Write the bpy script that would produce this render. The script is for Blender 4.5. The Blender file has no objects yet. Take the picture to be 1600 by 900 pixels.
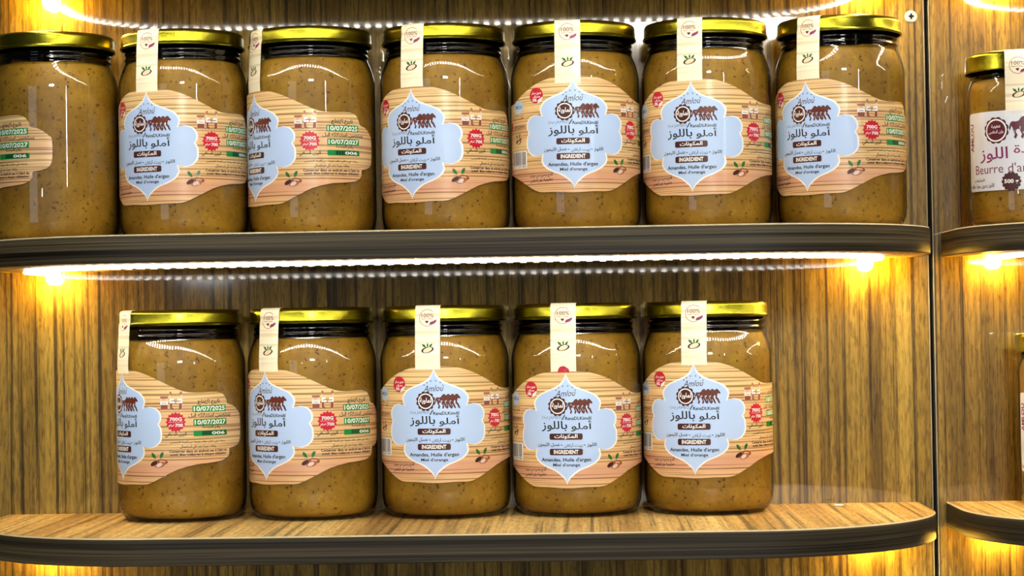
import bpy, bmesh, math, random
from math import sin, cos, pi, radians, asin, sqrt
from mathutils import Matrix, Vector

random.seed(7)
col = bpy.context.scene.collection
SC = bpy.context.scene

# ------------------------------------------------------------------ camera, world, lamps, exposure
Z0 = 1.35                      # camera height above the shop floor (m)
FPX = 3400.0                   # focal length in pixels of a 1600 px wide frame
CAM_DIST = 1.507               # camera to the back panel
ROLL = 0.0165

cd = bpy.data.cameras.new('camera')
cd.sensor_width = 36.0
cd.lens = FPX / 1600.0 * 36.0
cd.clip_start = 0.05
cam = bpy.data.objects.new('camera', cd)
col.objects.link(cam)
cam.matrix_world = (Matrix.Translation((0, -CAM_DIST, Z0))
                    @ Matrix.Rotation(radians(1.804), 4, 'Z')
                    @ Matrix.Rotation(pi / 2 + radians(0.956), 4, 'X')
                    @ Matrix.Rotation(-ROLL, 4, 'Z'))
SC.camera = cam

w = bpy.data.worlds.new('world')
SC.world = w
w.use_nodes = True
w.node_tree.nodes['Background'].inputs['Color'].default_value = (0.80, 0.88, 1.0, 1)
w.node_tree.nodes['Background'].inputs['Strength'].default_value = 0.03

LED_E, LED_SIDE_E, SLEEVE_E = 62.0, 9.0, 1.9   # LED chips: downward face, flanks; silicone sleeve


ADDED_BULB_E = 480.0                 # warm bulb added at each strip end to make the wall glow


def area(name, loc, target, sx, sy, power, color):
    l = bpy.data.lights.new(name, 'AREA')
    l.shape = 'RECTANGLE'
    l.size, l.size_y = sx, sy
    l.energy = power
    l.color = color
    o = bpy.data.objects.new(name, l)
    col.objects.link(o)
    o.location = loc
    d = Vector(target) - Vector(loc)
    o.rotation_euler = d.to_track_quat('-Z', 'Y').to_euler()
    return o


# shop lighting behind the photographer: a ceiling panel, a bright doorway, an upright tube lamp
area('shop_ceiling_lamp', (0.25, -3.4, Z0 + 0.80), (0, 0, Z0), 0.45, 0.30, 62, (1.0, 0.96, 0.89))
area('shop_doorway', (-1.80, -3.3, Z0 + 0.10), (0, 0, Z0), 0.90, 1.2, 5.5, (0.72, 0.86, 1.0))
area('shop_tube_lamp', (1.45, -2.6, Z0 + 0.43), (0, 0, Z0), 0.065, 0.36, 3.4, (0.95, 0.98, 1.0))

area('shop_spot_lamp', (-0.95, -4.0, Z0 + 0.20), (0, 0, Z0), 0.12, 0.12, 1.6, (0.9, 0.96, 1.0))

SC.view_settings.view_transform = 'Standard'
SC.view_settings.look = 'None'
SC.view_settings.gamma = 1.0
SC.view_settings.use_curve_mapping = False
SC.view_settings.exposure = 0.0


# ------------------------------------------------------------------ helpers
def lin(c):
    return tuple(((x / 255) / 12.92 if x <= 10 else (((x / 255) + 0.055) / 1.055) ** 2.4) for x in c)


def new_mat(name):
    m = bpy.data.materials.new(name)
    m.use_nodes = True
    nt = m.node_tree
    return m, nt, nt.nodes['Principled BSDF']


def flat(name, rgb, rough=0.45, spec=0.5, metallic=0.0, coat=0.0):
    m, nt, b = new_mat(name)
    b.inputs['Base Color'].default_value = (*lin(rgb), 1)
    b.inputs['Roughness'].default_value = rough
    b.inputs['Metallic'].default_value = metallic
    b.inputs['Specular IOR Level'].default_value = spec
    b.inputs['Coat Weight'].default_value = coat
    b.inputs['Coat Roughness'].default_value = 0.08
    return m


def ramp(nt, stops):
    r = nt.nodes.new('ShaderNodeValToRGB')
    e = r.color_ramp.elements
    while len(e) > 1:
        e.remove(e[-1])
    e[0].position = stops[0][0]
    e[0].color = (*stops[0][1], 1)
    for p, c in stops[1:]:
        n = e.new(p)
        n.color = (*c, 1)
    return r


def mapped(nt, scale, kind='ShaderNodeTexNoise', loc=(0, 0, 0), coord='Object', **kw):
    tc = nt.nodes.new('ShaderNodeTexCoord')
    mp = nt.nodes.new('ShaderNodeMapping')
    mp.inputs['Scale'].default_value = scale
    mp.inputs['Location'].default_value = loc
    t = nt.nodes.new(kind)
    nt.links.new(tc.outputs[coord], mp.inputs['Vector'])
    nt.links.new(mp.outputs['Vector'], t.inputs['Vector'])
    for k, v in kw.items():
        t.inputs[k].default_value = v
    return t


def mixc(nt, fac, a, b, mode='MIX'):
    n = nt.nodes.new('ShaderNodeMix')
    n.data_type = 'RGBA'
    n.blend_type = mode
    for sock, v in ((n.inputs[0], fac), (n.inputs[6], a), (n.inputs[7], b)):
        if hasattr(v, 'links'):
            nt.links.new(v, sock)
        else:
            sock.default_value = v if isinstance(v, (int, float)) else (*v, 1)
    return n.outputs[2]


def wood(name, axis, light, mid, dark, rough=0.3, coat=0.0, seed=0, fine=1.0, contrast=1.0, crough=0.045, mott=90, coord='Object'):
    """laminate with grain running along axis (0 x, 1 y, 2 z)"""
    m, nt, b = new_mat(name)

    def sc(across, along):
        s = [across] * 3
        s[axis] = along
        return tuple(s)
    n1 = mapped(nt, sc(34 * fine, 0.7), loc=(seed, seed * .7, seed * .3), coord=coord, Scale=1.0, Detail=5.0, Roughness=0.6)
    n2 = mapped(nt, sc(260 * fine, 2.6), loc=(seed * 2, 3 + seed, 1), coord=coord, Scale=1.0, Detail=4.0, Roughness=0.65)
    n3 = mapped(nt, sc(520 * fine, mott), loc=(1, seed, 5), coord=coord, Scale=1.0, Detail=3.0, Roughness=0.6, Distortion=0.6)
    r1 = ramp(nt, [(0.30, dark), (0.46, mid), (0.66, light)])
    nt.links.new(n1.outputs['Fac'], r1.inputs['Fac'])
    g = 1 - 0.75 * contrast
    r2 = ramp(nt, [(0.38, (g * .6, g * .57, g * .5)), (0.46, (0.8, 0.78, 0.74)), (0.60, (1.15, 1.15, 1.15))])
    nt.links.new(n2.outputs['Fac'], r2.inputs['Fac'])
    r3 = ramp(nt, [(0.36, (.45, .43, .38)), (0.52, (1, 1, 1)), (0.70, (1.25, 1.22, 1.15))])
    nt.links.new(n3.outputs['Fac'], r3.inputs['Fac'])
    c = mixc(nt, 0.9, r1.outputs['Color'], r2.outputs['Color'], 'MULTIPLY')
    c = mixc(nt, 0.75 * contrast, c, r3.outputs['Color'], 'MULTIPLY')
    nt.links.new(c, b.inputs['Base Color'])
    b.inputs['Roughness'].default_value = rough
    b.inputs['Specular IOR Level'].default_value = 0.2
    b.inputs['Coat Weight'].default_value = coat
    b.inputs['Coat Roughness'].default_value = crough
    b.inputs['Coat IOR'].default_value = 1.7
    bp = nt.nodes.new('ShaderNodeBump')
    bp.inputs['Strength'].default_value = 0.25
    bp.inputs['Distance'].default_value = 0.0005
    nt.links.new(c, bp.inputs['Height'])
    nt.links.new(bp.outputs['Normal'], b.inputs['Normal'])
    return m


M = {}
M['wall'] = wood('laminate_panel', 2, lin((160, 134, 56)), lin((132, 107, 39)), lin((86, 67, 22)), 0.42, 0.9, 1.3, 1.35)
M['wall_b'] = wood('laminate_panel_neighbour', 2, lin((156, 130, 58)), lin((130, 105, 41)), lin((86, 68, 25)), 0.42, 0.9, 8.1, 1.35)
M['board'] = wood('laminate_board', 1, lin((232, 200, 128)), lin((206, 168, 98)), lin((150, 112, 58)), 0.55, 0.0, 4.2, 0.8, 0.75)
M['band'] = wood('edge_band', 0, lin((116, 104, 79)), lin((66, 58, 43)), lin((27, 23, 16)), 0.5, 0.0, 2.2, 3.6, 0.9, mott=7, coord='UV')
M['lip'] = flat('pale_band_edge', (222, 206, 164), 0.5, 0.3)  # top bevel, paler than the rest of the band
M['gap'] = flat('dark_gap', (8, 8, 10), 0.8, 0.1)
M['alu'] = flat('pale_edge', (168, 160, 138), 0.45, 0.4)
M['screw_w'] = flat('white_screw', (225, 235, 235), 0.3)
M['dark'] = flat('dark_recess', (14, 16, 22), 0.6)


def emit(name, rgb, s):
    m = bpy.data.materials.new(name)
    m.use_nodes = True
    nt = m.node_tree
    nt.nodes.clear()
    e = nt.nodes.new('ShaderNodeEmission')
    e.inputs['Color'].default_value = (*rgb, 1)
    e.inputs['Strength'].default_value = s
    o = nt.nodes.new('ShaderNodeOutputMaterial')
    nt.links.new(e.outputs[0], o.inputs[0])
    return m


M['led'] = emit('led_chip_light', (1.0, 0.93, 0.78), LED_E)
M['led_side'] = emit('led_chip_flank_light', (1.0, 0.95, 0.86), LED_SIDE_E)
M['bulb'] = emit('added_end_bulb_light', (1.0, 0.58, 0.06), ADDED_BULB_E)
M['sleeve'] = emit('led_sleeve_light', (1.0, 0.97, 0.92), SLEEVE_E)


def glass_mat(name, clear, rim):
    m = bpy.data.materials.new(name)
    m.use_nodes = True
    nt = m.node_tree
    nt.nodes.clear()
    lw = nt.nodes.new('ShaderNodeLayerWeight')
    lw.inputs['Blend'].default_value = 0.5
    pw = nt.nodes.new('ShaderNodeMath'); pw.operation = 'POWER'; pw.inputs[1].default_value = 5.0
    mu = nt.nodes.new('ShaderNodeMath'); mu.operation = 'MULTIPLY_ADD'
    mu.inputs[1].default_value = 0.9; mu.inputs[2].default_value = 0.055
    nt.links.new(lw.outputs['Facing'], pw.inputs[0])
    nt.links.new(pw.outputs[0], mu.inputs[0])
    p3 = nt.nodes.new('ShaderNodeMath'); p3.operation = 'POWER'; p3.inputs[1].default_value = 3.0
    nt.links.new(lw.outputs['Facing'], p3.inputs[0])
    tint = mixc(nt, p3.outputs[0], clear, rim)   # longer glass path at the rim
    tr = nt.nodes.new('ShaderNodeBsdfTransparent')
    nt.links.new(tint, tr.inputs['Color'])
    gl = nt.nodes.new('ShaderNodeBsdfGlossy')
    gl.inputs['Roughness'].default_value = 0.03
    mx = nt.nodes.new('ShaderNodeMixShader')
    nt.links.new(mu.outputs[0], mx.inputs[0])
    nt.links.new(tr.outputs[0], mx.inputs[1])
    nt.links.new(gl.outputs[0], mx.inputs[2])
    o = nt.nodes.new('ShaderNodeOutputMaterial')
    nt.links.new(mx.outputs[0], o.inputs[0])
    return m


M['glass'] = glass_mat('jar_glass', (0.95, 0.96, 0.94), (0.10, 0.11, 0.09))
M['neck'] = glass_mat('thick_threaded_neck_glass', (0.24, 0.24, 0.22), (0.03, 0.03, 0.03))


def paste_mat():
    m, nt, b = new_mat('almond_paste')
    n1 = mapped(nt, (40, 40, 40), Scale=1.0, Detail=4.0, Roughness=0.6)
    r1 = ramp(nt, [(0.32, lin((132, 94, 12))), (0.5, lin((154, 114, 20))), (0.68, lin((174, 134, 36)))])
    nt.links.new(n1.outputs['Fac'], r1.inputs['Fac'])
    n2 = mapped(nt, (330, 330, 330), Scale=1.0, Detail=2.0, Roughness=0.6)
    r2 = ramp(nt, [(0.31, (.22, .15, .08)), (0.38, (.95, .95, .95)), (0.64, (1, 1, 1)), (0.74, (1.35, 1.35, 1.3))])
    nt.links.new(n2.outputs['Fac'], r2.inputs['Fac'])
    c = mixc(nt, 0.85, r1.outputs['Color'], r2.outputs['Color'], 'MULTIPLY')
    nt.links.new(c, b.inputs['Base Color'])
    b.inputs['Roughness'].default_value = 0.55
    return m


M['paste'] = paste_mat()


def gold_mat():
    m, nt, b = new_mat('gold_lid')
    b.inputs['Base Color'].default_value = (*lin((146, 142, 38)), 1)
    b.inputs['Metallic'].default_value = 1.0
    b.inputs['Roughness'].default_value = 0.27
    return m


M['gold'] = gold_mat()


def striped(name, stops, line, period, strength, rough, coat):
    """printed paper: horizontal boards lines, colour bands following height"""
    m, nt, b = new_mat(name)
    n0 = mapped(nt, (3, 3, 42), Scale=1.0, Detail=2.0, Roughness=0.5)
    r0 = ramp(nt, stops)
    nt.links.new(n0.outputs['Fac'], r0.inputs['Fac'])
    n1 = mapped(nt, (5, 5, 1000.0 / period), loc=(2, 1, 7), Scale=1.0, Detail=2.5, Roughness=0.55)
    r1 = ramp(nt, [(0.40, line), (0.485, (1, 1, 1)), (1.0, (1.05, 1.05, 1.05))])
    nt.links.new(n1.outputs['Fac'], r1.inputs['Fac'])
    c = mixc(nt, strength, r0.outputs['Color'], r1.outputs['Color'], 'MULTIPLY')
    nt.links.new(c, b.inputs['Base Color'])
    b.inputs['Roughness'].default_value = rough
    b.inputs['Coat Weight'].default_value = coat
    b.inputs['Coat Roughness'].default_value = 0.18
    return m


M['label'] = striped('label_wood_print', [(0.36, lin((220, 166, 130))), (0.5, lin((230, 190, 134))), (0.64, lin((244, 216, 152)))],
                     (0.36, 0.24, 0.15), 1.05, 0.9, 0.45, 0.35)
M['strip'] = striped('seal_strip_paper', [(0.3, lin((246, 236, 200))), (0.7, lin((254, 247, 220)))],
                     (0.72, 0.62, 0.45), 3.0, 0.55, 0.5, 0.2)
for k, c in dict(blue=(188, 216, 255), white=(248, 248, 246), ink=(8, 8, 15), brown=(70, 26, 22), maroon=(92, 16, 40),
                 horse=(104, 44, 26), red=(204, 16, 48), green=(10, 140, 62), dgreen=(8, 92, 44), leaf=(30, 110, 40),
                 almond=(142, 70, 40), almond2=(176, 104, 66), cream=(238, 220, 176), grey=(110, 120, 140),
                 omega=(196, 220, 245), oblue=(40, 90, 170), bar=(24, 26, 36), pale=(226, 208, 196), plabel=(222, 226, 236),
                 purple=(132, 34, 96), rose=(170, 70, 90), beurre=(120, 60, 70)).items():
    M[k] = flat('ink_' + k, c, 0.45, 0.4, 0.0, 0.1 if k in ('ink', 'brown', 'bar') else 0.3)


def link_mesh(name, me, mats, parent=None, loc=None):
    for m in (mats if isinstance(mats, (list, tuple)) else [mats]):
        me.materials.append(m)
    o = bpy.data.objects.new(name, me)
    col.objects.link(o)
    if parent is not None:
        o.parent = parent
    if loc is not None:
        o.location = loc
    return o


def from_bm(name, bm, mats, parent=None, loc=None, smooth=None):
    me = bpy.data.meshes.new(name)
    bmesh.ops.recalc_face_normals(bm, faces=bm.faces)
    bm.to_mesh(me)
    bm.free()
    o = link_mesh(name, me, mats, parent, loc)
    if smooth is not None:
        for p in me.polygons:
            p.use_smooth = True
        me.set_sharp_from_angle(angle=radians(smooth))
    return o


def empty(name, loc, rz=0.0):
    o = bpy.data.objects.new(name, None)
    o.empty_display_size = 0.02
    col.objects.link(o)
    o.location = loc
    o.rotation_euler = (0, 0, rz)
    return o


def tag(o, label=None, cat=None, group=None, kind=None):
    if label: o['label'] = label
    if cat: o['category'] = cat
    if group: o['group'] = group
    if kind: o['kind'] = kind
    return o


def box_bm(bm, x0, x1, y0, y1, z0, z1, bev=0.0):
    r = bmesh.ops.create_cube(bm, size=1.0)
    vs = r['verts']
    for v in vs:
        v.co = Vector(((x0 + x1) / 2 + v.co.x * (x1 - x0), (y0 + y1) / 2 + v.co.y * (y1 - y0), (z0 + z1) / 2 + v.co.z * (z1 - z0)))
    if bev:
        es = list({e for v in vs for e in v.link_edges})
        bmesh.ops.bevel(bm, geom=es, offset=bev, segments=2, affect='EDGES')


def lathe(bm, prof, n=72):
    """prof: list of (r, z) in metres"""
    rings = []
    for r, z in prof:
        if r < 1e-6:
            rings.append([bm.verts.new((0, 0, z))])
        else:
            rings.append([bm.verts.new((r * cos(2 * pi * i / n), r * sin(2 * pi * i / n), z)) for i in range(n)])
    for a, b in zip(rings, rings[1:]):
        for i in range(n):
            j = (i + 1) % n
            if len(a) == 1 and len(b) == 1:
                continue
            if len(a) == 1:
                bm.faces.new((a[0], b[i], b[j]))
            elif len(b) == 1:
                bm.faces.new((a[i], a[j], b[0]))
            else:
                bm.faces.new((a[i], a[j], b[j], b[i]))


# ------------------------------------------------------------------ setting: panels, gap, trims
PT, PB = Z0 + 0.46, Z0 - 0.46


def panel(name, x0, x1, mat, label):
    bm = bmesh.new()
    box_bm(bm, x0, x1, 0.0, 0.018, PB, PT, 0.0006)
    o = from_bm(name, bm, mat)
    return tag(o, label, 'wall panel', kind='structure')


panel('wall_back', -0.95, 0.2394, M['wall'], 'wood-grain back panel behind the two long jar rows')
panel('wall_right', 0.2434, 1.05, M['wall_b'], 'wood-grain back panel of the neighbouring bay on the right')
bm = bmesh.new(); box_bm(bm, 0.20, 0.28, 0.0185, 0.024, PB, PT)
tag(from_bm('wall_behind', bm, M['gap']), 'black gap between the two wood panels', 'gap', kind='structure')
for i, (x0, x1) in enumerate(((0.2394, 0.2399), (0.2429, 0.2434))):
    bm = bmesh.new(); box_bm(bm, x0, x1, -0.0004, 0.018, PB, PT)
    tag(from_bm('trim_%d' % (i + 1), bm, M['alu']),
        'thin pale edge strip on the %s side of the black gap' % ('left', 'right')[i], 'trim', kind='structure')

# ------------------------------------------------------------------ shelves with their LED strips
SH_D, SH_R, SH_T = 0.187, 0.130, 0.0168


def outline(x0, x1, d, r, inset=0.0, n=22):
    """shelf edge from the wall on the left round the front to the wall on the right"""
    pts = []
    xa, xb, rr = x0 + inset, x1 - inset, r - inset
    yc = -(d - r)
    pts.append((xa, 0.0)); pts.append((xa, yc * 0.5))
    for i in range(n + 1):
        a = pi + (pi / 2) * i / n
        pts.append((xa + rr + rr * cos(a), yc + rr * sin(a)))
    k = 12
    for i in range(1, k):
        t = i / k
        pts.append((xa + rr + (xb - xa - 2 * rr) * t, yc - rr))
    for i in range(n + 1):
        a = 1.5 * pi + (pi / 2) * i / n
        pts.append((xb - rr + rr * cos(a), yc + rr * sin(a)))
    pts.append((xb, yc * 0.5)); pts.append((xb, 0.0))
    return pts


def resample(pts, step):
    seg = [0.0]
    for a, b in zip(pts, pts[1:]):
        seg.append(seg[-1] + math.dist(a, b))
    L = seg[-1]
    n = int(L / step)
    out = []
    k = 0
    for i in range(n + 1):
        s = L * (i + 0.5) / (n + 1)
        while seg[k + 1] < s:
            k += 1
        t = (s - seg[k]) / (seg[k + 1] - seg[k])
        x = pts[k][0] + t * (pts[k + 1][0] - pts[k][0])
        y = pts[k][1] + t * (pts[k + 1][1] - pts[k][1])
        a = math.atan2(pts[k + 1][1] - pts[k][1], pts[k + 1][0] - pts[k][0])
        out.append((x, y, a))
    return out


led_mesh = None


def shelf(x0, x1, top, label, strip_label):
    root = empty('wall_shelf', (x0, 0, top))
    tag(root, label, 'shelf', 'wood shelves with rounded corners')
    # board
    bm = bmesh.new()
    pts = outline(0, x1 - x0, SH_D - 0.0008, SH_R - 0.0008)
    pts = [(x + (0.0008 if x < (x1 - x0) / 2 else -0.0008) * 0, y) for x, y in pts]
    tv = [bm.verts.new((x, y, 0)) for x, y in pts]
    bv = [bm.verts.new((x, y, -SH_T)) for x, y in pts]
    bm.faces.new(tv); bm.faces.new(bv[::-1])
    for i in range(len(pts)):
        j = (i + 1) % len(pts)
        bm.faces.new((tv[i], tv[j], bv[j], bv[i]))
    from_bm('board', bm, M['board'], root)
    # edge band
    bm = bmesh.new()
    o_pts = outline(0, x1 - x0, SH_D + 0.0006, SH_R + 0.0006)
    i_pts = outline(0, x1 - x0, SH_D - 0.0006, SH_R - 0.0006)
    rows = []
    uvl = bm.loops.layers.uv.new('UVMap')
    run, arc, last = 0.0, {}, None
    for (xo, yo), (xi, yi) in zip(o_pts, i_pts):
        run += math.dist(last, (xo, yo)) if last else 0.0
        last = (xo, yo)
        xo += 0.0007 * (1 if xo > (x1 - x0) / 2 else -1)
        rows.append([bm.verts.new(p) for p in ((xi, yi, 0.0002), (xo, yo, 0.0002 - 0.0009), (xo, yo, -SH_T + 0.0003), (xi, yi, -SH_T - 0.0003))])
        for q in rows[-1]:
            arc[q] = run
    for a, b in zip(rows, rows[1:]):
        for k in range(3):
            bm.faces.new((a[k], a[k + 1], b[k + 1], b[k])).material_index = 1 if k == 0 else 0
    for f in bm.faces:
        for l in f.loops:
            l[uvl].uv = (arc[l.vert] + x0 + top, l.vert.co.z + top)
    from_bm('edge_band', bm, [M['band'], M['lip']], root, smooth=35)

    # LED strip glued under the shelf, following its edge and ending at the panel
    global led_mesh
    st = empty('led_strip', (x0, 0, top - SH_T))
    tag(st, strip_label, 'light strip', 'led strips under the shelves')
    path = outline(0, x1 - x0, SH_D, SH_R, inset=0.034)
    bm = bmesh.new()
    hw, h = 0.0042, 0.0026
    rows = []
    sec = [(-hw, 0), (-hw, -h * 0.6), (-hw * 0.55, -h), (hw * 0.55, -h), (hw, -h * 0.6), (hw, 0)]
    for i, (x, y) in enumerate(path):
        a = path[max(i - 1, 0)]; b = path[min(i + 1, len(path) - 1)]
        t = Vector((b[0] - a[0], b[1] - a[1], 0)).normalized()
        nrm = Vector((-t.y, t.x, 0))
        yy = min(y, -0.0012)
        rows.append([bm.verts.new((x + nrm.x * s, min(yy + nrm.y * s, -0.0008), z - 0.0003)) for s, z in sec])
    for a, b in zip(rows, rows[1:]):
        for k in range(len(sec) - 1):
            bm.faces.new((a[k], a[k + 1], b[k + 1], b[k]))
        bm.faces.new((a[-1], a[0], b[0], b[-1]))
    bm.faces.new(rows[0]); bm.faces.new(rows[-1][::-1])
    from_bm('sleeve', bm, M['sleeve'], st, smooth=40)
    if led_mesh is None:
        b2 = bmesh.new()
        box_bm(b2, -0.0022, 0.0022, -0.0046, 0.0046, -0.0031, -0.0006, 0.0005)
        b2.normal_update()
        for f in b2.faces:
            f.material_index = 0 if f.normal.z < -0.9 else 1
        led_mesh = bpy.data.meshes.new('led')
        b2.to_mesh(led_mesh); b2.free()
        led_mesh.materials.append(M['led']); led_mesh.materials.append(M['led_side'])
    for sx in (0, -1):  # bulbs added at both ends for the yellow glow on the panel
        b2 = bmesh.new()
        lathe(b2, [(0.0046, 0.0), (0.0050, -0.003), (0.0046, -0.0056), (0.0034, -0.0076), (0.0018, -0.0086), (0, -0.0089)], 20)
        from_bm('added_end_bulb', b2, M['bulb'], st, (path[sx][0], -0.0062, -0.0004), smooth=60)
    for x, y, a in resample(path, 0.0083):
        if y > -0.013:
            continue
        o = bpy.data.objects.new('led', led_mesh)
        col.objects.link(o)
        o.parent = st
        o.location = (x, y, 0)
        o.rotation_euler = (0, 0, a)
    return root


ZU, ZL = Z0 + 0.0585, Z0 - 0.1268
ZT = Z0 + 0.2500
XA, XB = -0.400, 0.230
XC, XD = 0.2495, 0.8795
shelf(XA, XB, ZT, 'topmost long wood shelf, seen only by its light above the upper jars', 'white led strip under the topmost shelf, mirrored above the upper jars')
shelf(XA, XB, ZU, 'long wood shelf carrying the row of seven jars', 'white led strip glowing between the upper and lower jar rows')
shelf(XA, XB, ZL, 'long wood shelf carrying the row of five jars', 'led strip hidden under the five-jar shelf at the bottom')
shelf(XC, XD, ZT, 'topmost shelf of the right bay, above the white-labelled jar', 'led strip under the topmost shelf of the right bay')
shelf(XC, XD, ZU, 'right bay shelf under the upper white-labelled jar', 'led strip under the right bay shelf with the upper white-labelled jar')
shelf(XC, XD, ZL, 'right bay shelf under the lower white-labelled jar', 'led strip under the bottom shelf of the right bay')

# ------------------------------------------------------------------ lettering helpers
AR = {'ا': (0xFE8D, 0xFE8E), 'أ': (0xFE83, 0xFE84), 'إ': (0xFE87, 0xFE88), 'د': (0xFEA9, 0xFEAA), 'ذ': (0xFEAB, 0xFEAC),
      'ر': (0xFEAD, 0xFEAE), 'ز': (0xFEAF, 0xFEB0), 'و': (0xFEED, 0xFEEE), 'ة': (0xFE93, 0xFE94), 'ى': (0xFEEF, 0xFEF0)}
for ch, base in dict(ب=0xFE8F, ت=0xFE95, ث=0xFE99, ج=0xFE9D, ح=0xFEA1, خ=0xFEA5, س=0xFEB1, ش=0xFEB5, ص=0xFEB9, ض=0xFEBD,
                     ط=0xFEC1, ظ=0xFEC5, ع=0xFEC9, غ=0xFECD, ف=0xFED1, ق=0xFED5, ك=0xFED9, ل=0xFEDD, م=0xFEE1, ن=0xFEE5,
                     ه=0xFEE9, ي=0xFEF1, ئ=0xFE89).items():
    AR[ch] = (base, base + 1, base + 2, base + 3)


def arabic(s):
    out = []
    i = 0
    prev = False
    while i < len(s):
        c = s[i]
        if c not in AR:
            out.append(c); prev = False; i += 1; continue
        f = AR[c]
        if c == 'ل' and i + 1 < len(s) and s[i + 1] in 'اأإ':
            b = {'ا': 0xFEFB, 'أ': 0xFEF7, 'إ': 0xFEF9}[s[i + 1]]
            out.append(chr(b + (1 if prev else 0))); prev = False; i += 2; continue
        nxt = i + 1 < len(s) and s[i + 1] in AR
        dual = len(f) == 4
        if dual and nxt:
            out.append(chr(f[3] if prev else f[2])); prev = True
        else:
            out.append(chr(f[1] if prev else f[0])); prev = False
        i += 1
    # right to left; digits keep their order
    res, run = [], ''
    for c in out:
        if c.isdigit():
            run += c
        else:
            if run: res.append(run); run = ''
            res.append(c)
    if run: res.append(run)
    return ''.join(res[::-1])


_cache = {}


def text_mesh(s, bold=0.0, shear=0.0):
    key = (s, bold, shear)
    if key in _cache:
        return _cache[key]
    c = bpy.data.curves.new('lettering', 'FONT')
    c.body = s
    c.resolution_u = 2
    c.offset = bold
    c.shear = shear
    o = bpy.data.objects.new('lettering', c)
    col.objects.link(o)
    dg = bpy.context.evaluated_depsgraph_get()
    me = o.evaluated_get(dg).to_mesh()
    vs = [(v.co.x, v.co.y) for v in me.vertices]
    fs = [tuple(p.vertices) for p in me.polygons]
    bpy.data.objects.remove(o); bpy.data.curves.remove(c)
    xs = [v[0] for v in vs] or [0]; ys = [v[1] for v in vs] or [0]
    r = (vs, fs, min(xs), max(xs), min(ys), max(ys))
    _cache[key] = r
    return r


class Print:
    """flat ink shapes in millimetres (u across, v up), later laid onto a curved paper"""

    def __init__(self):
        self.v, self.f, self.m, self.mats = [], [], [], []

    def slot(self, mat):
        if mat not in self.mats:
            self.mats.append(mat)
        return self.mats.index(mat)

    def poly(self, pts, mat, layer=0):
        k = len(self.v)
        self.v += [(p[0], p[1], layer) for p in pts]
        self.f.append(tuple(range(k, k + len(pts))))
        self.m.append(self.slot(mat))

    def text(self, s, box, mat, layer=1, bold=0.0, shear=0.0, slant=0.0, rot=False):
        vs, fs, a, b, c, d = text_mesh(s, bold, shear)
        if not vs or b - a < 1e-6 or d - c < 1e-6:
            return
        x0, x1, y0, y1 = box
        k = len(self.v)
        for x, y in vs:
            p, q = (x - a) / (b - a), (y - c) / (d - c)
            if rot:
                p, q = 1 - q, p
            u = x0 + p * (x1 - x0)
            self.v.append((u, y0 + q * (y1 - y0) + slant * (u - (x0 + x1) / 2), layer))
        sl = self.slot(mat)
        for f in fs:
            self.f.append(tuple(i + k for i in f)); self.m.append(sl)

    def ellipse(self, cx, cy, rx, ry, mat, layer=0, n=24, rot=0.0):
        pts = []
        for i in range(n):
            a = 2 * pi * i / n
            x, y = rx * cos(a), ry * sin(a)
            pts.append((cx + x * cos(rot) - y * sin(rot), cy + x * sin(rot) + y * cos(rot)))
        self.poly(pts, mat, layer)

    def star(self, cx, cy, r0, r1, n, mat, layer=0):
        self.poly([(cx + (r1 if i % 2 else r0) * sin(pi * i / n), cy + (r1 if i % 2 else r0) * cos(pi * i / n)) for i in range(2 * n)], mat, layer)

    def scallop(self, cx, cy, r, amp, n, mat, layer=0):
        k = n * 8
        self.poly([(cx + (r + amp * abs(sin(n * pi * i / k))) * sin(2 * pi * i / k), cy + (r + amp * abs(sin(n * pi * i / k))) * cos(2 * pi * i / k)) for i in range(k)], mat, layer)

    def rrect(self, x0, x1, y0, y1, r, mat, layer=0, slant=0.0):
        pts = []
        for cx, cy, a0 in ((x1 - r, y1 - r, 0), (x0 + r, y1 - r, pi / 2), (x0 + r, y0 + r, pi), (x1 - r, y0 + r, 1.5 * pi)):
            for i in range(4):
                a = a0 + pi / 2 * i / 3
                u = cx + r * cos(a)
                pts.append((u, cy + r * sin(a) + slant * (u - (x0 + x1) / 2)))
        self.poly(pts, mat, layer)

    def build(self, name, wrap, parent, cuts_u=None, cuts_v=None):
        bm = bmesh.new()
        lay = bm.verts.layers.float.new('layer')
        vv = []
        for x, y, l in self.v:
            t = bm.verts.new((x, y, 0)); t[lay] = l
            vv.append(t)
        for f, m in zip(self.f, self.m):
            try:
                fc = bm.faces.new([vv[i] for i in f])
                fc.material_index = m
            except ValueError:
                pass
        bmesh.ops.triangulate(bm, faces=bm.faces, ngon_method='EAR_CLIP')
        for axis, cuts in ((Vector((1, 0, 0)), cuts_u), (Vector((0, 1, 0)), cuts_v)):
            if not cuts:
                continue
            k = 0 if axis.x else 1
            xs = [v.co[k] for v in bm.verts]
            lo, hi = min(xs), max(xs)
            for c in cuts:
                if lo < c < hi:
                    bmesh.ops.bisect_plane(bm, geom=bm.verts[:] + bm.edges[:] + bm.faces[:], plane_co=axis * c, plane_no=axis, dist=1e-5)
        for v in bm.verts:
            v.co = wrap(v.co.x, v.co.y, v[lay])
        me = bpy.data.meshes.new(name)
        bm.to_mesh(me); bm.free()
        # face outwards
        for p in me.polygons:
            p.use_smooth = True
        o = link_mesh(name, me, self.mats, parent)
        return o


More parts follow.
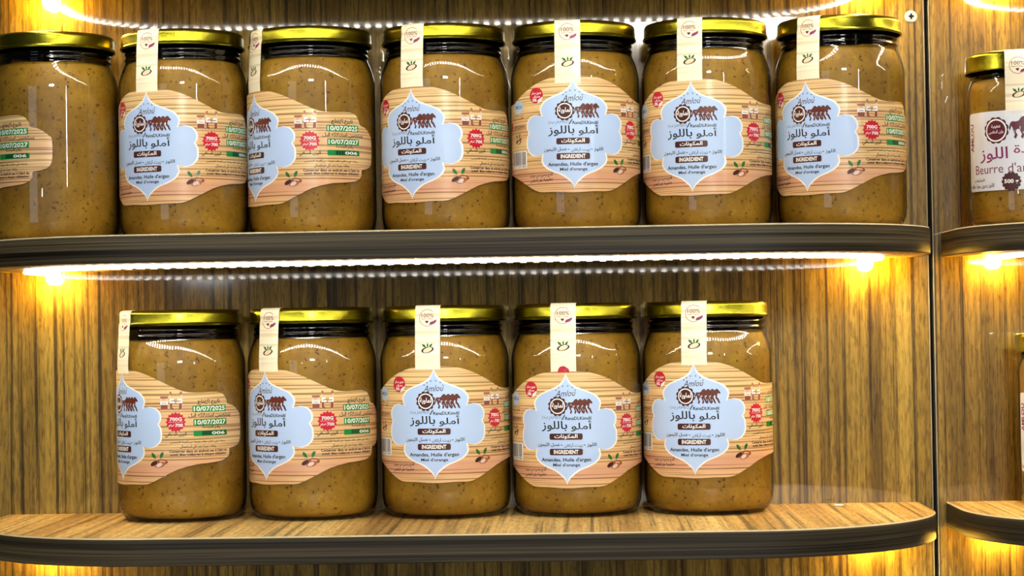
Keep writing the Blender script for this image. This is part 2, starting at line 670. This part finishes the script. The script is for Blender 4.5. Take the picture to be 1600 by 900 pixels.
def horses(P, x0, x1, y0, y1, layer, fill, edge, gapc):
    """four galloping horses one behind the other, heads to the right"""
    H = [(0.02, .62), (.06, .72), (.16, .78), (.34, .76), (.50, .80), (.60, .92), (.70, 1.0), (.76, .98), (.84, .90), (.97, .78), (.99, .70), (.92, .67),
         (.82, .74), (.76, .70), (.72, .56), (.70, .46), (.82, .36), (.90, .20), (.97, .04), (.90, .02), (.80, .22), (.66, .34), (.56, .40),
         (.40, .44), (.30, .42), (.30, .30), (.38, .18), (.30, .02), (.22, .03), (.29, .17), (.20, .32), (.16, .48), (.08, .58), (.0, .36), (-.02, .5)]
    w = (x1 - x0)
    for k in range(4):
        ox = x0 + k * w * 0.17
        s = w * 0.50
        P.poly([(ox + a * s + 0.012 * w, y0 + b * (y1 - y0) - 0.02 * (y1 - y0)) for a, b in H], edge, layer + 0.25 * k)
        P.poly([(ox + .05 * s + (a - .05) * s * .93, y0 + (.03 + b * .94) * (y1 - y0)) for a, b in H], fill, layer + 0.25 * k + .12)
        P.ellipse(ox + .55 * s, y0 + .47 * (y1 - y0), .05 * s, .09 * (y1 - y0), gapc, layer + 0.25 * k + .2, 8)


def almonds(P, cx, cy, s, layer=1, open_=False):
    for dx, a in ((-.25, 2.2), (.10, 1.1)):
        lx, ly = cx + dx * s, cy + .15 * s
        L = .62 * s
        ca, sa = cos(a), sin(a)
        pts = [(0, 0), (.4, .26), (.75, .22), (1, 0), (.7, -.16), (.35, -.18)]
        P.poly([(lx + L * (p * ca - q * sa), ly + L * (p * sa + q * ca)) for p, q in pts], M['leaf'], layer)
    P.ellipse(cx - .42 * s, cy - .22 * s, .34 * s, .17 * s, M['brown'], layer + .2, 14, .5)
    P.ellipse(cx + .30 * s, cy - .08 * s, .44 * s, .20 * s, M['almond'], layer + .3, 14, -.15 if not open_ else .5)
    P.ellipse(cx + .08 * s, cy - .33 * s, .46 * s, .23 * s, M['almond2'] if not open_ else M['brown'], layer + .4, 14, .25)
    P.ellipse(cx + .02 * s, cy - .34 * s, .28 * s, .15 * s, M['pale'] if not open_ else M['cream'], layer + .5, 12, .45)


# ------------------------------------------------------------------ the big jar (one built, then copied)
MM = 0.001
R = 43.0


def z4(x, y):
    s = max(-0.995, min(0.995, (x - 457) / 430.0))
    t = asin(s)
    yc = y - 37 * (1 - cos(t)) + 0.0165 * (x - 457)
    return (R * t, (471 - yc) / 10.29)


def z2(x, y):
    t = asin(max(-.995, min(.995, (x - 283) / 265.0)))
    yc = y - 23 * (1 - cos(t)) + 0.0165 * (x - 283)
    return (R * (t + radians(50.7)), (541 - yc) / 6.35)


def b4(x0, x1, y0, y1):
    xm = (x0 + x1) / 2
    return (z4(x0, 0)[0], z4(x1, 0)[0], z4(xm, y1)[1], z4(xm, y0)[1])


def b2(x0, x1, y0, y1):
    xm = (x0 + x1) / 2
    return (z2(x0, 0)[0], z2(x1, 0)[0], z2(xm, y1)[1], z2(xm, y0)[1])


LABEL_Z = 62.0


def wrap_label(u, v, layer):
    r = (R + 0.14 + 0.05 * layer) * MM
    a = u / R
    return Vector((r * sin(a), -r * cos(a), (LABEL_Z + v) * MM))


CU = [i * 2.2 for i in range(-60, 61)]


def smooth_closed(pts, n=4, sharp=()):
    """Catmull-Rom through pts, corners kept at the indices in sharp"""
    out = []
    N = len(pts)
    for i in range(N):
        p0, p1, p2, p3 = pts[(i - 1) % N], pts[i], pts[(i + 1) % N], pts[(i + 2) % N]
        if i in sharp: p0 = p1
        if (i + 1) % N in sharp: p3 = p2
        for k in range(n):
            t = k / n
            out.append(tuple(0.5 * ((2 * p1[j]) + (-p0[j] + p2[j]) * t + (2 * p0[j] - 5 * p1[j] + 4 * p2[j] - p3[j]) * t * t
                                    + (-p0[j] + 3 * p1[j] - 3 * p2[j] + p3[j]) * t ** 3) for j in (0, 1)))
    return out


def make_label(parent):
    half = [z2(x, y) for x, y in ((150, 312), (200, 325), (250, 346), (300, 370), (350, 392), (400, 400), (470, 402), (492, 414), (503, 440), (506, 456),
                                  (524, 470), (537, 500), (540, 520), (540, 600), (536, 630), (526, 641), (510, 646), (508, 672), (488, 691), (440, 696),
                                  (400, 698), (330, 715), (260, 750), (200, 780), (150, 792))]
    top = (0, 37.9); bot = (0, -38.2)
    right = [(14, 37.2)] + half[1:-1] + [(13, -37.6)]
    pts = [top] + right + [bot] + [(-u, v) for u, v in right[::-1]]
    P = Print()
    P.poly(smooth_closed(pts, 3), M['label'], 0)
    lab = P.build('label', wrap_label, parent, CU)
    lab['label'] = 'paper label with wood-stripe print and pale blue medallion'
    # medallion
    rh = [(457, 92), (466, 118), (482, 147), (520, 181), (580, 207), (640, 236), (668, 268), (678, 300), (667, 346), (702, 335), (744, 350), (765, 388),
          (766, 430), (755, 456), (768, 492), (768, 560), (746, 600), (710, 615), (665, 604), (672, 650), (650, 690), (600, 722), (540, 747), (490, 787), (466, 815), (455, 842)]
    r_uv = [z4(x, y) for x, y in rh]
    loop = r_uv + [(-u, v) for u, v in r_uv[::-1][1:-1]]
    n = len(r_uv)
    sharp = (0, 8, 13, 18, n - 1, (len(loop) - 8), (len(loop) - 13), (len(loop) - 18))
    lp = smooth_closed(loop, 4, sharp)
    P = Print(); P.poly(lp, M['white'], 1)
    P.build('medallion_border', wrap_label, lab, CU)
    P = Print()
    P.poly([(u * (1 - 0.9 / max(8, abs(u) + 8)) - (0.45 if u > 3 else -0.45 if u < -3 else u * .15), v * 0.975) for u, v in lp], M['blue'], 2)
    P.build('medallion_panel', wrap_label, lab, CU)
    P = Print()
    for x, y in ((392, 208), (410, 192), (437, 181), (470, 179), (499, 189), (517, 209)):
        u, v = z4(x, y); P.star(u, v, .75, .32, 5, M['grey'], 3)
    P.build('star_arc', wrap_label, lab)
    P = Print(); P.text('Amlou', b4(388, 520, 208, 250), M['brown'], 3, 0.0, 0.35, 0.04)
    P.build('script_name', wrap_label, lab, CU)
    # emblem
    P = Print()
    cu, cv = z4(400, 316)
    P.scallop(cu, cv, 5.7, 0.9, 12, M['brown'], 3)
    P.ellipse(cu, cv, 5.1, 5.1, M['white'], 4, 36)
    P.ellipse(cu, cv, 4.35, 4.35, M['brown'], 5, 36)
    P.text(arabic('لماوية'), (cu - 3.9, cu + 3.9, cv - 1.9, cv + 2.3), M['white'], 6, 0.03)
    P.build('emblem', wrap_label, lab, CU)
    P = Print()
    bx = b4(464, 592, 264, 366)
    horses(P, bx[0], bx[1] + 3.2, bx[2], bx[3], 3, M['horse'], M['brown'], M['white'])
    P.build('horse_print', wrap_label, lab)
    P = Print()
    P.text('Oul JAMED', b4(292, 425, 384, 408), M['grey'], 3)
    P.text('/', b4(424, 452, 374, 408), M['ink'], 3)
    P.text('RanaDLKimdil', b4(450, 615, 385, 407), M['ink'], 3, 0.02)
    P.build('small_lettering', wrap_label, lab)
    P = Print()
    P.text(arabic('أملو'), b4(488, 618, 412, 484), M['ink'], 3, 0.014)
    P.text(arabic('باللوز'), b4(290, 462, 416, 486), M['ink'], 3, 0.014)
    P.build('title_lettering', wrap_label, lab, CU)
    P = Print()
    for y0, y1 in ((498, 540), (600, 643)):
        bx = b4(343, 560, y0, y1); P.rrect(*bx, 1.0, M['brown'], 3)
    P.text(arabic('المكونات'), b4(376, 528, 502, 536), M['white'], 4, 0.03)
    P.text('INGREDIENT', b4(370, 532, 607, 635), M['white'], 4, 0.035)
    P.build('ingredient_band', wrap_label, lab, CU)
    P = Print()
    for s, x0, x1 in (('اللوز', 585, 645), ('زيت أركان', 440, 560), ('عسل الليمون', 262, 412)):
        P.text(arabic(s), b4(x0, x1, 562, 592), M['ink'], 3, 0.015)
    for x in (424, 572):
        P.text('-', b4(x - 5, x + 5, 573, 578), M['ink'], 3)
    P.text('Amandes, Huile d\'argan', b4(286, 610, 660, 693), M['ink'], 3, 0.022)
    P.text('Miel d\'orange', b4(364, 542, 697, 724), M['ink'], 3, 0.022)
    P.build('ingredient_lettering', wrap_label, lab, CU)
    P = Print()
    P.text(arabic('أنتج وعبئ من طرف'), b4(162, 318, 736, 766), M['ink'], 2, 0.025, 0, 0.03)
    P.text(arabic('تعاونية بان أدناس'), b4(165, 316, 768, 796), M['ink'], 2, 0.025, 0, 0.03)
    P.build('maker_lettering', wrap_label, lab, CU)
    # left wing
    P = Print()
    cu, cv = z4(213, 212)
    P.ellipse(cu, cv, 5.4, 5.2, M['red'], 1, 32)
    P.poly([(cu + 1.0, cv - 5.1), (cu + 1.6, cv - 3.0), (cu + 3.6, cv - 1.8), (cu + 5.3, cv - .9), (cu + 4.4, cv - 3.2), (cu + 2.8, cv - 4.6)], M['white'], 2)
    P.text(arabic('بدون سكر'), (cu - 3.9, cu + 4.0, cv + .5, cv + 2.6), M['white'], 2, 0.03)
    P.text(arabic('مضاف'), (cu - 2.6, cu + 3.2, cv - 1.5, cv + .2), M['white'], 2, 0.03)
    P.text('0%', (cu - 3.0, cu + .6, cv - 4.0, cv - 1.9), M['white'], 2, 0.04)
    P.build('red_seal', wrap_label, lab, CU)
    P = Print()
    cu, cv = z4(88, 290)
    P.ellipse(cu, cv, 6.2, 4.6, M['omega'], 1, 32)
    P.text('OMEGA', (cu - 4.9, cu + 5.2, cv - 1.2, cv + 1.2), M['oblue'], 2, 0.01)
    P.build('omega_seal', wrap_label, lab, CU)
    P = Print()
    P.text(arabic('غني بالأحماض'), b4(45, 130, 340, 356), M['ink'], 1, 0.02)
    P.text(arabic('الدهنية'), b4(50, 122, 362, 378), M['ink'], 1, 0.02)
    P.text(arabic('منتوج نقي'), b4(58, 132, 414, 438), M['ink'], 1, 0.02)
    u, v = z4(42, 424)
    P.poly([(u - 2.5, v + 2.6), (u + 2.0, v + 2.2), (u + 1.4, v - 2.4), (u - 2.5, v - 2.0)], M['red'], 1)
    P.build('wing_lettering', wrap_label, lab, CU)
    P = Print(); u, v = z4(88, 510); almonds(P, u, v, 5.6, 1, True)
    P.build('almond_print', wrap_label, lab)
    P = Print()
    u0, u1, v0, v1 = b4(42, 145, 588, 708)
    P.rrect(u0, u1, v0, v1, .5, M['white'], 1)
    x = u0 + 1.2
    rb = random.Random(3)
    while x < u1 - 1.6:
        wd = rb.choice((.25, .35, .6, .9))
        P.poly([(x, v0 + 2.2), (x + wd, v0 + 2.2), (x + wd, v1 - .8), (x, v1 - .8)], M['bar'], 2)
        x += wd + rb.choice((.3, .4, .7))
    P.text('611 1 27180', (u0 + 1, u1 - 1, v0 + .5, v0 + 1.8), M['bar'], 2)
    P.build('barcode', wrap_label, lab, CU)
    # right wing
    P = Print()
    for x0, x1, y0, y1 in ((258, 291, 413, 468), (296, 347, 394, 468)):
        a, b, c, d = b2(x0, x1, y0, y1); h = d - c
        P.rrect(a, b, c, d - .12 * h, .8, M['pale'], 1)
        P.rrect(a + .3, b - .3, c + .15, c + .42 * h, .4, M['almond'], 2)
        P.rrect(a + .2, b - .2, c + .36 * h, c + .62 * h, .3, M['white'], 3)
        P.rrect(a + .1, b - .1, d - .17 * h, d, .3, M['almond2'], 2)
        P.text('~', (a + 1, b - 1, c + .45 * h, c + .52 * h), M['brown'], 4)
    P.build('jar_print', wrap_label, lab)
    P = Print()
    cu, cv = z2(320, 520)
    P.star(cu, cv, 6.7, 5.6, 16, M['red'], 1)
    P.text('700G', (cu - 4.0, cu + 4.0, cv + .7, cv + 3.1), M['white'], 2, 0.03)
    P.poly([(cu - 4.8, cv - .1), (cu + 4.8, cv - .1), (cu + 4.8, cv + .15), (cu - 4.8, cv + .15)], M['pale'], 2)
    P.text('700', (cu - .4, cu + 4.6, cv - 3.2, cv - 1.0), M['white'], 2, 0.03)
    P.text(arabic('غرام'), (cu - 4.6, cu - .8, cv - 3.3, cv - 1.3), M['white'], 2, 0.02)
    P.build('weight_badge', wrap_label, lab, CU)
    P = Print()
    P.text(arabic('الوزن الصافي'), b2(277, 362, 563, 584), M['ink'], 1, 0.025)
    P.text(arabic('تاريخ الإنتاج'), b2(404, 482, 430, 453), M['ink'], 1, 0.025)
    P.text(arabic('يستحسن استهلاكه قبل'), b2(370, 514, 486, 508), M['ink'], 1, 0.02)
    P.text(arabic('رقم الحصة'), b2(420, 482, 540, 556), M['ink'], 1, 0.025)
    P.build('date_caption', wrap_label, lab, CU)
    P = Print()
    for x0, x1, y0, y1, s, mat in ((385, 500, 455, 483, '10/07/2025', 'green'), (388, 502, 512, 539, '10/07/2027', 'green'), (388, 503, 560, 583, '006', 'green')):
        bx = b2(x0, x1, y0, y1)
        P.rrect(*bx, .5, M[mat], 1)
        if s == '006':
            P.rrect(bx[0] + 5.5, bx[1] - 1.0, bx[2] + .5, bx[3] - .2, .4, M['dgreen'], 2)
            P.text('111', (bx[0] + 6.5, bx[0] + 11, bx[2] + .8, bx[3] - .8), M['ink'], 3, 0.02)
            P.text(s, (bx[0] + 12.5, bx[1] - 2.0, bx[2] + .8, bx[3] - .8), M['white'], 3, 0.03)
        else:
            P.text(s, (bx[0] + .8, bx[1] - .8, bx[2] + .6, bx[3] - .6), M['white'], 2, 0.025)
    P.build('date_box', wrap_label, lab, CU)
    P = Print()
    P.text(arabic('يحفظ في مكان جاف بعيدا عن أشعة الشمس'), b2(296, 496, 597, 612), M['ink'], 1, 0.02)
    P.text(arabic('يخلط جيدا عند كل استعمال'), b2(336, 466, 617, 632), M['ink'], 1, 0.02)
    P.text('Conserver dans un endroit sec à l\'abri du', b2(292, 502, 636, 648), M['ink'], 1, 0.03)
    P.text('soleil. Bien mélanger à chaque utilisation', b2(296, 500, 651, 664), M['ink'], 1, 0.03)
    P.build('storage_lettering', wrap_label, lab, CU)
    P = Print(); u, v = z2(250, 684); almonds(P, u, v + .6, 8.2, 1)
    P.build('almond_print', wrap_label, lab)
    return lab


# seal strip laid from the lid top over the rim, across the neck to the body
def strip_wrap(path):
    seg = [0.0]
    for a, b in zip(path, path[1:]):
        seg.append(seg[-1] + math.dist(a, b))

    def at(t):
        t = max(0.0, min(seg[-1] - 1e-6, t))
        k = 0
        while seg[k + 1] < t:
            k += 1
        f = (t - seg[k]) / (seg[k + 1] - seg[k])
        r = path[k][0] + f * (path[k + 1][0] - path[k][0])
        z = path[k][1] + f * (path[k + 1][1] - path[k][1])
        dr, dz = path[k + 1][0] - path[k][0], path[k + 1][1] - path[k][1]
        L = math.hypot(dr, dz)
        return r, z, -dz / L, dr / L

    def wrap(u, v, layer):        # v runs down the strip
        r, z, nr, nz = at(v)
        off = 0.05 * layer
        r += nr * off; z += nz * off
        rr = max(r, 30.0)
        a = u / rr
        if r < 30.0:
            return Vector((u * MM, -r * MM, z * MM))
        return Vector((r * sin(a) * MM, -r * cos(a) * MM, z * MM))
    return wrap, seg


def make_strip(parent, path, width, stamp_t, alm_t, extra_red=False):
    wrap, seg = strip_wrap(path)
    cuts = seg[1:-1]
    cu = [i * 2.0 for i in range(-5, 6)]
    P = Print()
    P.poly([(-width / 2, 0), (width / 2, 0), (width / 2, seg[-1]), (-width / 2, seg[-1])], M['strip'], 0)
    st = P.build('seal_strip', wrap, parent, cu, cuts)
    st['label'] = 'cream paper seal strip running over the lid'
    P = Print()
    c = stamp_t
    ring = lambda r: [(r * cos(2 * pi * i / 32), c + r * sin(2 * pi * i / 32)) for i in range(33)]
    a, b = ring(5.6), ring(5.25)
    for i in range(2, 28):
        P.poly([a[i], a[i + 1], b[i + 1], b[i]], M['rose'], 1)
    k0 = len(P.v)
    P.text('100%', (-4.0, 4.2, -(c - .2), -(c - 2.9)), M['maroon'], 1, 0.005)
    P.text('NATUREL', (-4.0, 4.0, -(c + 1.2), -(c + .1)), M['rose'], 1, 0.01)
    for i in range(k0, len(P.v)):
        P.v[i] = (P.v[i][0], -P.v[i][1], P.v[i][2])
    P.poly([(-1.6, c + 2.2), (-.8, c + 1.9), (-.1, c + 2.2), (.6, c + 1.9), (1.0, c + 2.3), (-.1, c + 3.9)], M['maroon'], 1)
    P.poly([(1.2, c + 4.6), (2.0, c + 3.0), (4.2, c + 2.3), (6.2, c + 1.2), (5.9, c + 2.9), (4.4, c + 4.2)], M['purple'], 1)
    P.build('stamp', wrap, st, cu, cuts)
    P = Print()
    c = alm_t
    for x0, y0, x1, y1 in ((-.6, .2, -3.8, -2.6), (.3, 0, .2, -3.2), (1.2, 0, 3.6, -2.8)):
        dx, dy = x1 - x0, y1 - y0
        P.poly([(x0, c + y0), (x0 + .5 * dx - .22 * dy, c + y0 + .5 * dy + .22 * dx), (x1, c + y1), (x0 + .5 * dx + .22 * dy, c + y0 + .5 * dy - .22 * dx)], M['leaf'], 1)
    P.ellipse(.2, c + 1.5, 4.3, 2.0, M['brown'], 1.3, 18, -.2)
    P.ellipse(.3, c + 1.5, 3.2, 1.5, M['cream'], 1.6, 18, -.35)
    P.build('almond_print', wrap, st, cu, cuts)
    if extra_red:
        P = Print()
        c = extra_red
        P.poly([(-4.0, c + 3), (-3.2, c + .6), (-2.0, c - .8), (.5, c - 1.2), (2.2, c - .2), (3.6, c + .8), (4.2, c + 3)], M['red'], 1)
        P.ellipse(1.4, c + 1.6, 1.4, 1.2, M['rose'], 1.4, 12)
        P.build('red_print', wrap, st, cu, cuts)
    return st


def ridge_profile():
    return [(0, 1.2), (24, 1.0), (30, 0.0), (34.0, 0.1), (37.5, 1.2), (40.3, 4.0), (42.2, 8.5), (43.0, 15), (43.0, 40), (43.0, 70), (43.0, 99),
            (43.15, 102), (43.15, 104.5), (42.8, 107), (41.9, 111), (40.6, 115), (39.2, 118.6), (38.5, 120.4), (38.3, 121.4), (38.9, 122.0), (38.9, 122.9), (38.2, 123.6), (38.1, 125.2), (38.8, 125.9), (38.7, 127), (38.0, 127.8), (37.9, 133)]


def make_big_jar():
    root = empty('almond_spread_jar', (0, 0, 0))
    bm = bmesh.new()
    lathe(bm, [(r * MM, z * MM) for r, z in ridge_profile()], 96)
    for f in bm.faces:
        if f.calc_center_median().z > 119.8 * MM:
            f.material_index = 1
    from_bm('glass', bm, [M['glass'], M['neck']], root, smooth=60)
    bm = bmesh.new()
    pr = [(0, 2.2), (30, 2.0), (35.5, 3.0), (38.9, 5.6), (40.7, 9.5), (41.5, 15.5), (41.5, 99), (41.6, 103), (41.2, 107), (40.3, 111), (39.0, 114.8), (37.6, 118.0), (36.8, 119.6), (35.0, 120.2), (20, 119.6), (0, 119.9)]
    lathe(bm, [(r * MM, z * MM) for r, z in pr], 72)
    from_bm('spread', bm, M['paste'], root, smooth=50)
    bm = bmesh.new()
    H = 140.0
    pr = [(0, H - 1.2), (33.5, H - 1.2), (35.5, H - 1.0), (36.6, H - .25), (38.2, H), (39.8, H - .35), (40.7, H - 1.4), (41.0, H - 3.0), (41.0, H - 8.2),
          (41.25, H - 8.8), (41.7, H - 9.4), (41.6, H - 10.3), (41.0, H - 10.6), (40.4, H - 10.2), (40.2, H - 8.5), (40.0, H - 3), (38.5, H - 2.0), (0, H - 2.2)]
    lathe(bm, [(r * MM, z * MM) for r, z in pr], 96)
    from_bm('lid', bm, M['gold'], root, smooth=40)
    make_label(root)
    return root


BIG_STRIP = [(22, 140.3 - 1.3), (35.2, 139.3), (38.2, 140.25), (40.4, 139.6), (41.25, 137.6), (41.35, 132), (41.85, 130.4), (42.0, 129), (42.6, 118), (43.25, 107), (43.35, 103), (43.12, 98), (43.10, 72)]


def add_big_strip(root, extra=False):
    # lengths along the path: rim at about 20 mm
    return make_strip(root, BIG_STRIP, 17.0, 26.5, 46.0, 60.6 if extra else False)


def copy_tree(o, parent=None):
    c = o.copy()
    col.objects.link(c)
    if parent is not None:
        c.parent = parent
    for ch in list(o.children):
        copy_tree(ch, c)
    return c


proto = make_big_jar()
add_big_strip(proto)
JY = -0.0475
UP, LO = 'almond spread jars on the upper shelf', 'almond spread jars on the lower shelf'
jars = [
    # x, row, label turn, label height shift (mm), strip turn, label text
    (-0.3540, ZU, -115.0, 0.0, 0, 'gold-lidded jar cut by the left edge, only the date panel of its label showing', UP),
    (-0.2660, ZU, -23.5, 0.0, 0, 'gold-lidded almond spread jar second from left in the upper row', UP),
    (-0.1793, ZU, -53.5, -1.6, -1.5, 'upper-row jar turned sideways, showing half the medallion and all the green date boxes', UP),
    (-0.0894, ZU, -27.0, -1.6, 0.5, 'almond spread jar in the very middle of the upper row of seven', UP),
    (-0.0016, ZU, -1.5, 3.0, -4.5, 'upper-row jar facing straight forward, barcode and whole medallion showing', UP),
    (0.0862, ZU, -16.5, -0.4, -1.0, 'second gold-lidded jar from the right end of the upper row', UP),
    (0.1755, ZU, -37.5, -1.2, 2.0, 'rightmost gold-lidded jar of the upper row, beside the white screw', UP),
    (-0.2700, ZL, -53.5, 1.2, 0, 'leftmost gold-lidded jar of the lower row of five', LO),
    (-0.1813, ZL, -39.0, 0.4, 3.5, 'second gold-lidded jar from left in the lower row', LO),
    (-0.0921, ZL, -6.0, 0.4, -5.5, 'gold-lidded almond spread jar in the middle of the lower row', LO),
    (-0.0041, ZL, -8.8, -4.2, -2.0, 'lower-row jar whose seal strip has a red print above the label', LO),
    (0.0836, ZL, -15.0, 1.0, 0.5, 'rightmost gold-lidded jar of the lower row, beside empty shelf', LO),
]
for i, (x, z, rot, dz, st, lab, grp) in enumerate(jars):
    o = copy_tree(proto)
    o.location = (x, JY, z)
    o.rotation_euler = (0, 0, radians(rot))
    tag(o, lab, 'jar', grp)
    for ch in list(o.children):
        if ch.name.startswith('label'):
            ch.location.z = dz * MM
        if ch.name.startswith('seal_strip'):
            ch.rotation_euler = (0, 0, radians(st))
            if 'red print' in lab:
                for g in list(ch.children):
                    bpy.data.objects.remove(g)
                bpy.data.objects.remove(ch)
                ch = add_big_strip(o, True)
                ch.rotation_euler = (0, 0, radians(st))
for ch in list(proto.children):
    for g in list(ch.children):
        bpy.data.objects.remove(g)
    bpy.data.objects.remove(ch)
bpy.data.objects.remove(proto)

# ------------------------------------------------------------------ smaller white-labelled jars in the right bay
R2 = 33.5


def z6(x, y):
    s = max(-.995, min(2.0, (x - 598) / 502.0))
    t = asin(s) if s <= .995 else s
    cx = cos(t) if s <= .995 else 0.1
    yt = 80 - 0.0165 * (x - 90) - 58 * cx
    return (R2 * t, 26.0 - (y - yt) / 15.2)


def b6(x0, x1, y0, y1):
    xm = (x0 + x1) / 2
    return (z6(x0, 0)[0], z6(x1, 0)[0], z6(xm, y1)[1], z6(xm, y0)[1])


def make_small_jar():
    root = empty('almond_butter_jar', (0, 0, 0))
    bm = bmesh.new()
    pr = [(0, 1), (22, .8), (26, 0), (29.5, .8), (32, 3.5), (33.2, 8), (33.5, 14), (33.5, 50), (33.5, 88), (33.2, 92), (32.5, 95.5), (31.2, 98.5), (30.8, 99.6), (31.3, 100.2), (31.3, 101.2), (30.6, 102), (30.6, 110)]
    lathe(bm, [(r * MM, z * MM) for r, z in pr], 80)
    for f in bm.faces:
        if f.calc_center_median().z > 99.0 * MM:
            f.material_index = 1
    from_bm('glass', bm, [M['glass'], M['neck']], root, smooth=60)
    bm = bmesh.new()
    pr = [(0, 2), (26, 2), (30, 4), (31.8, 8.5), (32.1, 14), (32.1, 88), (31.8, 92), (31.0, 95), (29.8, 97.6), (27, 98.2), (0, 98)]
    lathe(bm, [(r * MM, z * MM) for r, z in pr], 64)
    from_bm('butter', bm, M['paste'], root, smooth=50)
    bm = bmesh.new()
    H = 115.5
    pr = [(0, H - 1), (29, H - 1), (30.5, H - .2), (32, H), (33.8, H - .5), (34.8, H - 1.8), (35.0, H - 3), (35.0, H - 10.5), (35.6, H - 11.6), (35.4, H - 12.6), (34.6, H - 12.4), (34.2, H - 10), (34, H - 3), (0, H - 2)]
    lathe(bm, [(r * MM, z * MM) for r, z in pr], 80)
    from_bm('lid', bm, M['gold'], root, smooth=40)
    zc = 50.0

    def wrap(u, v, layer):
        r = (R2 + .14 + .05 * layer) * MM
        a = u / R2
        return Vector((r * sin(a), -r * cos(a), (zc + v) * MM))
    cu = [i * 2.2 for i in range(-45, 46)]
    P = Print(); P.rrect(-R2 * 1.29, R2 * 1.9, -26, 26, 2.5, M['plabel'], 0)
    lab = P.build('label', wrap, root, cu)
    lab['label'] = 'white paper label with maroon emblem and butter lettering'
    P = Print()
    c_u, c_v = z6(360, 218)
    P.scallop(c_u, c_v, 8.0, .9, 12, M['brown'], 1)
    P.ellipse(c_u, c_v, 7.5, 7.5, M['white'], 2, 36)
    P.ellipse(c_u, c_v, 6.5, 6.5, M['maroon'], 3, 36)
    P.text(arabic('تعاونية'), (c_u - 3.2, c_u + 3.2, c_v + 1.2, c_v + 3.6), M['white'], 4, .02)
    P.text(arabic('بان أدناس'), (c_u - 5.2, c_u + 5.2, c_v - 2.4, c_v + .4), M['white'], 4, .02)
    P.build('emblem', wrap, lab, cu)
    P = Print()
    u, v = z6(488, 310)
    horses(P, u, u + 26, v + .5, v + 15.5, 1, M['maroon'], M['brown'], M['plabel'])
    P.build('horse_print', wrap, lab, cu)
    P = Print()
    P.text(arabic('اللوز'), b6(210, 470, 385, 540), M['purple'], 1, .012)
    u0 = z6(525, 0)[0]
    v0 = z6(560, 470)[1]; v1 = z6(560, 365)[1]
    P.text(arabic('زبدة'), (u0, u0 + 17, v0, v1), M['purple'], 1, .012)
    P.build('title_lettering', wrap, lab, cu)
    P = Print()
    a, b, c, d = b6(165, 640, 545, 640)
    P.text("Beurre d'am", (a, b + 3.6, c, d), M['beurre'], 1, .0, 0, 0.01)
    P.text('andes', (b + 4.2, b + 17.5, c, d - 1.6), M['beurre'], 1)
    P.build('butter_lettering', wrap, lab, cu)
    P = Print()
    c_u, c_v = z6(497, 725)
    P.scallop(c_u, c_v, 5.6, .9, 14, M['brown'], 1)
    P.text('500 g', (c_u - 4.6, c_u + 4.6, c_v - 1.9, c_v + 1.6), M['white'], 2, .03)
    P.build('weight_badge', wrap, lab, cu)
    P = Print()
    P.text(arabic('المكونات'), b6(150, 245, 710, 745), M['ink'], 1, .02)
    P.text(arabic('اللوز بدون مواد حافظة'), b6(118, 335, 755, 805), M['ink'], 1, .02)
    P.build('ingredient_lettering', wrap, lab, cu)
    P = Print()
    P.text('AMLOU', (-R2 * 1.24, -R2 * 1.10, 0.5, 19), M['purple'], 1, .03, rot=True)
    P.build('side_lettering', wrap, lab, cu)
    path = [(14, 114.8), (30, 115.0), (32, 115.7), (34.2, 115.2), (35.2, 113.4), (35.3, 106), (35.8, 103.8), (35.6, 102), (34.5, 94), (33.72, 88), (33.66, 84), (33.62, 70)]
    st = make_strip(root, path, 17.0, 31.0, 48.5)
    st.rotation_euler = (0, 0, radians(-2))
    return root


j = make_small_jar()
j.location = (0.2945, JY, ZU)
j.rotation_euler = (0, 0, radians(-10))
tag(j, 'smaller white-labelled almond butter jar on the upper right shelf', 'jar', 'white-labelled jars in the right bay')
k = copy_tree(j)
k.location = (0.3240, JY, ZL)
tag(k, 'white-labelled jar sliver at the right edge on the lower right shelf', 'jar', 'white-labelled jars in the right bay')

# ------------------------------------------------------------------ small things
root = empty('panel_screw', (0.2310, 0, Z0 + 0.2078))
tag(root, 'white round screw head in the panel beside the last upper jar', 'screw')
bm = bmesh.new()
lathe(bm, [(0, .0022), (.0022, .0021), (.0036, .0015), (.0042, .0004), (.0042, 0)], 32)
bmesh.ops.rotate(bm, verts=bm.verts, matrix=Matrix.Rotation(pi / 2, 3, 'X'))
from_bm('screw_head', bm, M['screw_w'], root, smooth=40)
bm = bmesh.new()
box_bm(bm, -.0020, .0020, -.00245, -.0012, -.0007, .0007)
box_bm(bm, -.0007, .0007, -.00245, -.0012, -.0020, .0020)
from_bm('cross_recess', bm, M['dark'], root)

bm = bmesh.new()
lathe(bm, [(0, 0), (.0024, 0), (.0030, .0006), (.0027, .0013), (0, .0017)], 20)  # small white pellet lying loose on the shelf
o = from_bm('shelf_pellet', bm, M['screw_w'], loc=(0.1722, -0.026, ZL + 0.0001), smooth=50)
o.scale = (1.15, .9, 1)
tag(o, 'tiny white cap lying on the empty end of the lower shelf', 'pellet')
